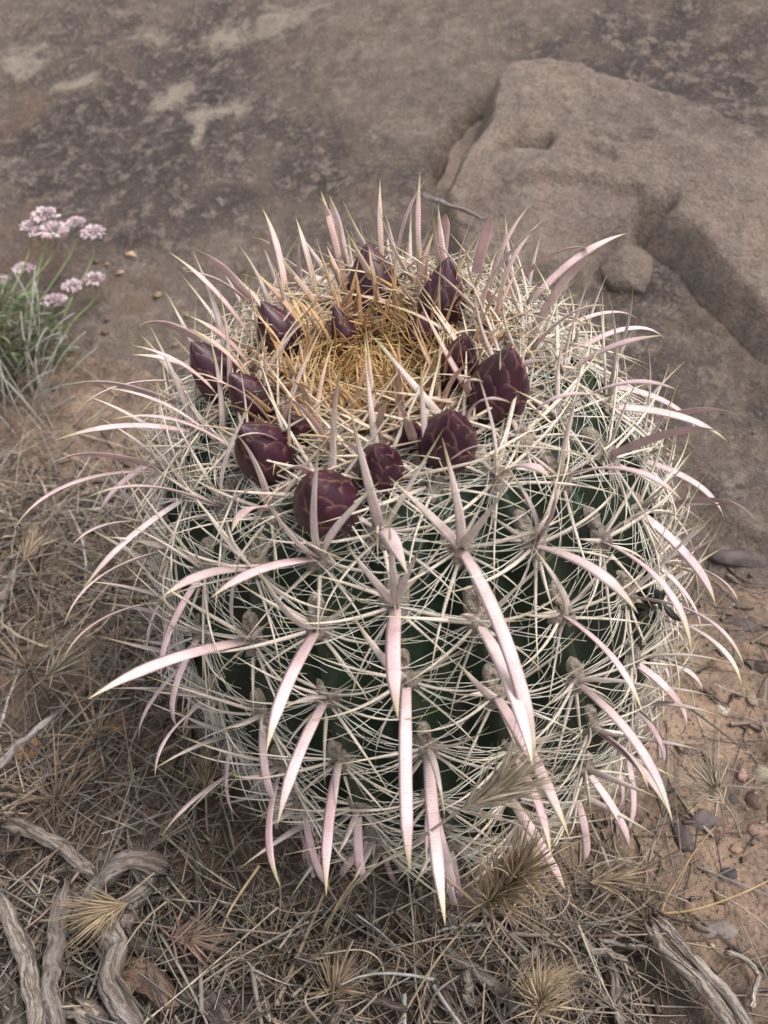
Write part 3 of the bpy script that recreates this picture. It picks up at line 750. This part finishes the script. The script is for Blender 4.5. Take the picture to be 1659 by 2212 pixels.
stick([(-20, 1318), (50, 1235), (115, 1150)], 0.0048, 'grey stick lying in straw below the flowering plant', (.9, .88, .88), seed=7)
stick([(1402, 2010), (1428, 2042), (1451, 2072), (1512, 2133), (1580, 2225)], 0.0038, 'split grey stick with a curled tip on the soil', (1.1, 1.04, .98), [.016, .014, .012, .01, .008], seed=8)
stick([(1424, 1990), (1476, 2050), (1548, 2133), (1630, 2225)], 0.0032, 'long straight grey stick beside the curled one', (1.15, 1.1, 1.05), [.012, .012, .012, .01], seed=9)
stick([(1573, 2057), (1610, 2075), (1640, 2103)], 0.0015, 'short thin pale twig on the soil', (1.25, 1.2, 1.15), seed=10)
stick([(1636, 2112), (1630, 2140), (1625, 2172)], 0.0015, 'tiny crooked white twig on bare soil', (1.6, 1.55, 1.5), seed=11)
stick([(970, 2048), (1020, 2090), (1071, 2133), (1125, 2185)], 0.0032, 'dim grey stick sunk in the dark litter', (.75, .72, .72), seed=12)
stick([(938, 2105), (955, 2140), (985, 2170), (1010, 2200)], 0.0013, 'thin pale crooked twig in front of the cactus', (1.4, 1.4, 1.4), seed=13)
stick([(1308, 2040), (1322, 2110), (1346, 2215)], 0.0028, 'grey upright stick in the dense dry grass', (.8, .78, .77), seed=14)
stick([(275, 2105), (320, 2125), (375, 2165)], 0.0066, 'chunk of brown shredded bark in the litter', (.62, .48, .40), seed=15)
stick([(400, 2115), (440, 2160), (480, 2225)], 0.0063, 'blackened thick root end in the litter', (.42, .39, .38), seed=16)
stick([(285, 2040), (340, 2065), (420, 2075)], 0.0053, 'dark rotten stick across the litter', (.42, .40, .39), seed=17)
stick([(10, 2120), (30, 2170), (20, 2230)], 0.0053, 'dark bark slab at the edge of the litter', (.45, .42, .40), seed=18)
stick([(180, 2170), (205, 2195), (240, 2230)], 0.0046, 'pale broken wood end with torn fibres', (1.2, 1.1, 1.0), seed=19)
stick([(912, 418), (960, 436), (1045, 472)], 0.0020, 'thin fuzzy grey dead twig behind the cactus', (1.0, .98, 1.0), [.035, .03, .025], seed=20)

# ------------------------------------------------------------------ dry grass
STRAW = [np.array(v) for v in ((.34, .272, .20), (.29, .24, .195), (.215, .182, .155), (.42, .36, .285), (.235, .17, .13), (.10, .085, .076), (.37, .35, .325), (.31, .22, .17))]
def straw_piece(p, L, r, az, el, curlv, n=6, sides=3):
    d0 = np.array([math.cos(az)*math.cos(el), math.sin(az)*math.cos(el), math.sin(el)])
    C, B = curve(p, d0, curlv, L, rng.uniform(0, 1.0)+(rng.random() < .25)*rng.uniform(.3, 1.6), n)
    C[:, 2] = np.maximum(C[:, 2], gz(C[:, 0], C[:, 1])+r)
    wd = r*np.linspace(1, .45, n)
    return tube(C, wd, wd*.7, B, sides)
def dens(px, py):
    d = 0.
    if px < 520: d = .95*sstep(820, 1150, py)*(1-.45*sstep(1500, 1600, py)*(1-sstep(1780, 1850, py))*sstep(120, 200, px))
    if py > 1780: d = max(d, sstep(1780, 1950, py)*(1-sstep(1330, 1520, px)*.92))
    if px >= 1200: d = max(d, .17)
    return d
lit = Bag(); cnt_ = 0; tries = 0
while cnt_ < 7000 and tries < 60000:
    tries += 1
    x, y = rng.uniform(-.62, .42), rng.uniform(-.36, .36)
    if np.hypot(x, y) < .118: continue
    z0 = float(look(GS, x, y)); qx, qy = proj((x, y, z0))
    dd = dens(qx, qy)*float(np.clip(.85+1.5*fbm(np.array([x]), np.array([y]), 16, 2, 90)[0], .12, 1))
    if -150 < qx < 1800 and qy < 2400:
        if rng.random() > dd: continue
    elif rng.random() > .3: continue
    r_ = float(look(GR, x, y))
    if r_ > z0+.01: continue
    cnt_ += 1
    h = abs(rng.normal())*.011*dd
    c_ = STRAW[rng.choice(8, p=(.17, .17, .16, .11, .12, .11, .09, .07))]*rng.uniform(.4, 1.2)
    V, F, uu = straw_piece(np.array([x, y, z0+.001+h]), rng.uniform(.018, .085), rng.uniform(.00028, .00085)*(2.0 if rng.random() < .22 else 1), rng.uniform(0, 6.28), rng.normal()*.28, rng.normal(size=3)+np.array([0, 0, -.3]))
    lit.add(V, F, c_, uu)
lo = lit.build('straw_litter', M['straw']); tag(lo, 'tangled dry straw and plant litter covering the soil', 'straw', kind='stuff')
chips = Bag()
for i in range(5200):
    while True:
        x, y = rng.uniform(-.5, .36), rng.uniform(-.36, .25)
        if np.hypot(x, y) > .12: break
    z0 = float(look(GS, x, y))
    if look(GR, x, y) > z0+.005 or (x > .10 and y > -.2 and rng.random() < .75): continue
    c_ = np.array((.10, .075, .06))*rng.uniform(.3, 2.2)
    V, F, uu = straw_piece(np.array([x, y, z0+.0015]), rng.uniform(.003, .016), rng.uniform(.0006, .0024), rng.uniform(0, 6.28), rng.normal()*.15, rng.normal(size=3), 4, 4)
    chips.add(V, F, c_, uu)
lo = chips.build('bark_chips', M['straw']); tag(lo, 'small dark bark chips and crumbs scattered over the soil', 'debris', kind='stuff')

grv = Bag(); OCT = np.array([(1, 0, 0), (-1, 0, 0), (0, 1, 0), (0, -1, 0), (0, 0, 1), (0, 0, -1)], float)
OF = np.array([(0, 2, 4), (2, 1, 4), (1, 3, 4), (3, 0, 4), (2, 0, 5), (1, 2, 5), (3, 1, 5), (0, 3, 5)])
for i in range(2600):
    x, y = (rng.uniform(.08, .42), rng.uniform(-.34, .25)) if i < 1700 else (rng.uniform(-.6, .1), rng.uniform(-.3, .5))
    if np.hypot(x, y) < .12: continue
    r = rng.uniform(.0004, .0013)*(1.8 if rng.random() < .06 else 1)
    V = OCT*r*rng.uniform(.6, 1.4, (6, 1))*np.array([1.2, 1, .7])+rng.normal(size=(6, 3))*r*.25+np.array([x, y, float(look(GG, x, y))+r*.2])
    grv.add(V, OF, np.array((.22, .16, .12))*rng.uniform(.25, 2.0), np.zeros(6))
lo = grv.build('gravel', M['stone']); tag(lo, 'fine brown grit and gravel strewn over the bare soil', 'gravel', kind='stuff')
# thin twigs lying through the litter
for i in range(30):
    a_, b_ = (rng.uniform(0, 520), rng.uniform(1780, 2200)) if i < 18 else (rng.uniform(560, 1400), rng.uniform(2010, 2200))
    an = rng.uniform(0, 3.14); L = rng.uniform(35, 100); dk = rng.random() < .6; l0 = rng.uniform(.004, .016)
    stick([(a_, b_), (a_+L*.5*math.cos(an)+rng.normal()*6, b_+L*.5*math.sin(an)*.8), (a_+L*math.cos(an), b_+L*math.sin(an)*.8)], rng.uniform(.0010, .0024),
          ('thin dark twig lying ' if dk else 'thin grey twig lying ')+('among the thick dead branches' if i < 18 else 'in the matted grass before the cactus'), (.38, .35, .33) if dk else (.85, .82, .78), [l0, l0, l0*.7], name='twig', sides=8, seed=200+i)
# long single stalks
def stalk(pts, rad, colr, label, group='long dry grass stalks'):
    P3 = np.array([hit_soil(a, b, l) for a, b, l in pts]); C = spline(P3, 22)
    wd = rad*np.linspace(1, .5, 22); V, F, uu = tube(C, wd, wd, (.2, .5, .8), 5)
    o = mk('grass_stalk', V, F, M['straw'], None, P3[0], {'col': np.broadcast_to(colr, (len(V), 3)), 'u': uu}); tag(o, label, 'grass', group)
ST_ = np.array((.46, .34, .20))
stalk([(700, 2030, .004), (725, 1960, .02), (770, 1895, .03), (830, 1840, .035), (870, 1810, .035)], .0007, np.array((.42, .28, .14)), 'golden arched stalk in front of the cactus base')
stalk([(700, 2060, .02), (780, 2052, .028), (822, 2078, .024), (832, 2130, .012)], .0005, np.array((.50, .42, .30)), 'thin pale stalk curled over like a hook')
stalk([(1408, 2010, .004), (1440, 1940, .02), (1500, 1840, .04), (1545, 1785, .05)], .0007, np.array((.36, .24, .13)), 'tall brown stalk leaning over the dark stones')
stalk([(1420, 1975, .01), (1500, 1965, .02), (1590, 1935, .03), (1665, 1900, .035)], .0008, np.array((.40, .28, .14)), 'yellow brown stalk stretching across the bare soil')
stalk([(880, 1880, .02), (892, 1990, .02), (898, 2120, .01), (915, 2215, .02)], .0005, np.array((.42, .36, .28)), 'thin straight stalk below the lowest hooked spines')
stalk([(1250, 2000, .02), (1290, 2100, .02), (1340, 2200, .02)], .0008, np.array((.38, .33, .27)), 'straight grey straw crossing the dense grass')
stalk([(1062, 2025, .02), (1130, 2110, .03), (1200, 2215, .03)], .0006, np.array((.40, .34, .26)), 'long diagonal straw in front of the seed heads')
stalk([(560, 1870, .03), (500, 1960, .03), (470, 2030, .02), (430, 2110, .01)], .0009, np.array((.42, .31, .18)), 'stout tan stalk leaning from the cactus base')
stalk([(570, 2130, .02), (500, 2070, .02), (300, 2215, .02)], .0006, np.array((.40, .33, .24)), 'bent straw over the blackened root')
stalk([(600, 1960, .02), (470, 2075, .03), (310, 2212, .03)], .0005, np.array((.46, .40, .31)), 'long thin straw running to the torn wood end')
for i in range(46):
    px_ = rng.uniform(0, 1300); py_ = rng.uniform(1900, 2215) if px_ > 450 else rng.uniform(1500, 2215)
    an = rng.uniform(0, 6.28); L = rng.uniform(60, 190); ci = int(rng.integers(0, 5))
    stalk([(px_, py_, .008), (px_+L*.5*math.cos(an), py_+L*.5*math.sin(an)*.8, .02+rng.uniform(0, .012)), (px_+L*math.cos(an+rng.normal()*.3), py_+L*.8*math.sin(an), rng.uniform(.004, .03))],
          rng.uniform(.0004, .0009), STRAW[ci]*rng.uniform(.8, 1.2), 'loose %s straw lying %s' % (('tan', 'greyish tan', 'dull brown', 'pale cream', 'reddish brown')[ci],
          'among the dead grey branches' if px_ < 330 else 'between the branches and the cactus foot' if px_ < 700 else 'on the matted grass in front of the cactus'), 'loose straws on the litter')

# brome seed heads
def brome(stem, head, lift0, lift1, n, aw, spread, colr, label, group='dry brome seed heads'):
    def place(a, b, l):          # l < -.05: the point stands in the upright plane y = l, in front of the cactus
        if l > -.05: return hit_soil(a, b, l)
        v = ray(a, b); return CAM+v*((l-CAM[1])/v[1])
    S3 = np.array([place(*q_) for q_ in stem]); S3[0, 2] = float(gz(S3[0, 0], S3[0, 1]))-.002; H0 = S3[-1]; H1 = place(head[0], head[1], lift1)
    ax = H1-H0; Lh = np.linalg.norm(ax); ax /= Lh
    root = empty('brome_grass', S3[0]); tag(root, label, 'grass', group)
    C = spline(S3, 18) if len(S3) > 1 else None
    V, F, uu = tube(C, .0006, .0006, (.2, .5, .8), 5); mk('stem', V, F, M['straw'], root, S3[0], {'col': np.broadcast_to(colr*.9, (len(V), 3)), 'u': uu})
    bag = Bag()
    for i in range(int(n*1.9)):
        t = rng.random(); p = H0+ax*Lh*.6*t
        d0 = nrm(ax*rng.uniform(.7, 1.3)+rng.normal(size=3)*spread)
        Ls = rng.uniform(.6, 1.35)*aw*1.2
        C, B = curve(p, d0, rng.normal(size=3), Ls, rng.uniform(0, .7), 8)
        wd = np.array([.25, .8, 1, .75, .42, .22, .14, .08])*rng.uniform(.00045, .0009)
        V, F, uu = tube(C, wd, wd*.45, B, 4)
        bag.add(V, F, colr*rng.uniform(.65, 1.25), uu)
    b = bag.build('seed_head', M['straw'], root, H0); b['kind'] = 'stuff'
TAN = np.array((.38, .285, .185)); PTAN = np.array((.45, .37, .275)); RED = np.array((.25, .165, .125))
brome([(835, 2225, .02), (930, 2095, .03), (1000, 2005, .04), (1039, 1964, -.182)], (1185, 1830), 0, -.180, 130, .030, .40, TAN, 'large fluffy tan seed head beside the lowest pink spines')
brome([(690, 2010, .006), (770, 1905, -.172), (880, 1830, -.176), (992, 1751, -.180)], (1140, 1676), 0, -.178, 64, .028, .24, PTAN, 'slender pale seed head lying over the cactus spines')
brome([(300, 1990, .02), (290, 1970, .04), (278, 1952, .05)], (190, 1972), 0, .05, 70, .024, .42, TAN*.9, 'tufted brown seed head over the forked branch')
brome([(310, 1965, .02), (340, 1998, .03), (368, 2024, .035)], (440, 2030), 0, .035, 36, .022, .55, RED, 'reddish spiky seed head beside the forked branch')
brome([(1610, 1800, .006), (1585, 1765, .02), (1566, 1738, .03)], (1520, 1668), 0, .035, 50, .022, .42, PTAN*.8, 'curled grey brown seed head on the orange soil')
brome([(1060, 2200, .01), (1080, 2165, .02), (1098, 2147, .03)], (1225, 2108), 0, .03, 50, .022, .30, TAN*.8, 'seed head lying flat in the dark grass')
brome([(1150, 2230, .01), (1160, 2210, .03), (1163, 2196, .035)], (1172, 2135), 0, .05, 46, .022, .6, TAN, 'seed head standing upright at the litter front')
brome([(1420, 1990, .006), (1340, 1930, .02), (1275, 1905, .025)], (1355, 1893), 0, .03, 26, .022, .3, TAN*.8, 'small seed head in the tussock below the cactus')
brome([(600, 2225, .01), (690, 2180, .02), (715, 2165, .02)], (735, 2100), 0, .03, 34, .022, .6, TAN*.75, 'open star shaped seed head in the front litter')
brome([(15, 1560, .006), (60, 1500, .03), (90, 1470, .04)], (140, 1430), 0, .04, 30, .026, .4, PTAN*.7, 'faded seed head in the straw left of the cactus')
brome([(40, 1330, .006), (20, 1250, .03), (50, 1215, .04)], (75, 1160), 0, .04, 30, .026, .4, TAN*.8, 'brown seed head below the flowering plant')
brome([(470, 1760, .006), (450, 1800, .02), (445, 1720, .035)], (440, 1640), 0, .05, 30, .026, .4, TAN*.8, 'seed head tangled in the spines at the left base')

# tussock of dry grass at bottom right and loose tufts left of the cactus
def tuft(px, py, n, L, colr, label, spread=.9, up=.8):
    c = hit_soil(px, py); bag = Bag()
    for i in range(n):
        az = rng.uniform(0, 6.28); p = c+np.array([math.cos(az), math.sin(az), 0])*rng.uniform(0, .006)
        d0 = np.array([math.cos(az)*spread*rng.random(), math.sin(az)*spread*rng.random(), up*rng.uniform(.3, 1)])
        C, B = curve(p, d0, np.array([math.cos(az+rng.normal()), math.sin(az+rng.normal()), -.8]), L*rng.uniform(.4, 1.1), rng.uniform(.2, 1.4), 9)
        wd = rng.uniform(.0004, .0009)*np.linspace(1, .15, 9)
        V, F, uu = tube(C, wd, wd*.5, B, 4); bag.add(V, F, colr*rng.uniform(.5, 1.2), uu)
    root = empty('grass_tuft', c); tag(root, label, 'grass', 'dry grass tufts')
    b = bag.build('blades', M['straw'], root, c); b['kind'] = 'stuff'
tuft(1412, 2012, 46, .05, np.array((.30, .22, .15)), 'dry brown grass tuft rooted by the curled stick tip')
tuft(1180, 2080, 60, .05, np.array((.28, .23, .17)), 'matted grey grass tuft below the fluffy seed head')
tuft(930, 2080, 50, .045, np.array((.30, .22, .15)), 'dry grass tuft in front of the cactus foot')
tuft(600, 2060, 50, .045, np.array((.34, .26, .17)), 'pale straw tuft in front of the cactus left side')
tuft(120, 1730, 60, .055, np.array((.33, .24, .17)), 'brown grass tuft behind the pale stick')
tuft(60, 1440, 50, .06, np.array((.32, .24, .17)), 'soft brown grass tuft left of the spines')
tuft(210, 1600, 36, .05, np.array((.36, .26, .17)), 'thin tan grass tuft beside the flat orange stone')
tuft(30, 1120, 50, .06, np.array((.30, .23, .18)), 'dusty brown grass tuft under the flowering plant')
tuft(450, 1880, 40, .05, np.array((.33, .25, .17)), 'straw tuft at the cactus lower left')
tuft(230, 1240, 40, .05, np.array((.30, .22, .15)), 'faint brown tuft shaded by the left spines')

# ------------------------------------------------------------------ pink flowering buckwheat on the left
pc = hit_soil(50, 815)
plant = empty('wild_buckwheat', pc); tag(plant, 'low green plant with small round pale pink flower heads', 'plant')
heads = [(98, 465, 50), (62, 490, 36), (82, 502, 34), (116, 498, 52), (163, 482, 36), (202, 502, 44), (50, 580, 36), (158, 618, 40), (204, 603, 42), (120, 663, 48), (143, 777, 22), (4, 604, 24)]
depth = (pc-CAM)@FW
GRN = np.array((.16, .20, .085))
for hx, hy, hw in heads:
    v = ray(hx, hy); hp = CAM+v*((depth+rng.uniform(-.01, .05))/(v@FW)); gs = max(float(soilz(hp[0], hp[1])), float(rockz(hp[0], hp[1])))
    hp[2] = max(hp[2], gs+.02); r = hw*1.18*depth/F0*D/2
    base = pc+np.array([rng.uniform(-.03, .04), rng.uniform(-.01, .03), .004])
    C = bez(base, base+np.array([0, 0, .05])+(hp-base)*.15, hp-np.array([0, 0, .04]), hp-np.array([0, 0, r*.4]), 14)
    V, F, uu = tube(C, .0008, .0008, (.2, .5, .8), 5); mk('stem', V, F, M['leaf'], plant, base, {'col': np.broadcast_to(GRN*rng.uniform(.9, 1.3), (len(V), 3)), 'u': uu})
    bag = Bag()
    for i in range(110):
        d = nrm(rng.normal(size=3)); d[2] = abs(d[2])*.9-.15; p = hp+d*r*np.array([1, 1, .62])*rng.uniform(.6, 1)
        C = np.stack([p-d*r*.1, p, p+d*r*.22]); wd = np.array([.35, 1, .3])*r*rng.uniform(.12, .2)
        V, F, uu = tube(C, wd, wd*.5, rng.normal(size=3), 5)
        bag.add(V, F, (np.array((.62, .51, .53)) if rng.random() < .8 else np.array((.55, .34, .37)))*rng.uniform(.8, 1.15), uu)
    b = bag.build('flower_head', M['petal'], plant, hp)
lf = Bag()
for i in range(1300):
    az = rng.uniform(0, 6.28); rr = rng.random()**.7
    p = pc+np.array([-.035+rr*.085*math.cos(az), .005+rr*.05*math.sin(az), rng.uniform(.0, .125)*(1-.6*rr)])
    d0 = nrm(np.array([math.cos(az)*.7, math.sin(az)*.7, rng.uniform(.2, 1.2)])+rng.normal(size=3)*.35)
    L = rng.uniform(.010, .026)
    C, B = curve(p, d0, np.array([math.cos(az), math.sin(az), -.5]), L, rng.uniform(.1, 1), 6)
    wd = np.array([.3, .8, 1, .9, .6, .1])*rng.uniform(.0008, .0018)
    V, F, uu = tube(C, wd, wd*.3, B, 4)
    lf.add(V, F, (np.array((.085, .115, .045)) if rng.random() < .6 else np.array((.21, .22, .15)))*rng.uniform(.6, 1.4), uu)
b = lf.build('foliage', M['leaf'], plant, pc); b['kind'] = 'stuff'
for i in range(26):
    a0 = hit_soil(rng.uniform(-20, 110), rng.uniform(800, 950), .005)
    az = rng.normal()*.5+.2; L = rng.uniform(.07, .12)
    C, B = curve(a0, np.array([math.sin(az)*.9, .1*rng.normal(), 1]), np.array([-.4*rng.normal(), .2, -.4]), L, rng.uniform(.4, 1.4), 14)
    V, F, uu = tube(C, .0007, .0007, (.2, .5, .8), 5); mk('dry_stem', V, F, M['leaf'], plant, a0, {'col': np.broadcast_to(np.array((.34, .31, .27))*rng.uniform(.7, 1.2), (len(V), 3)), 'u': uu})
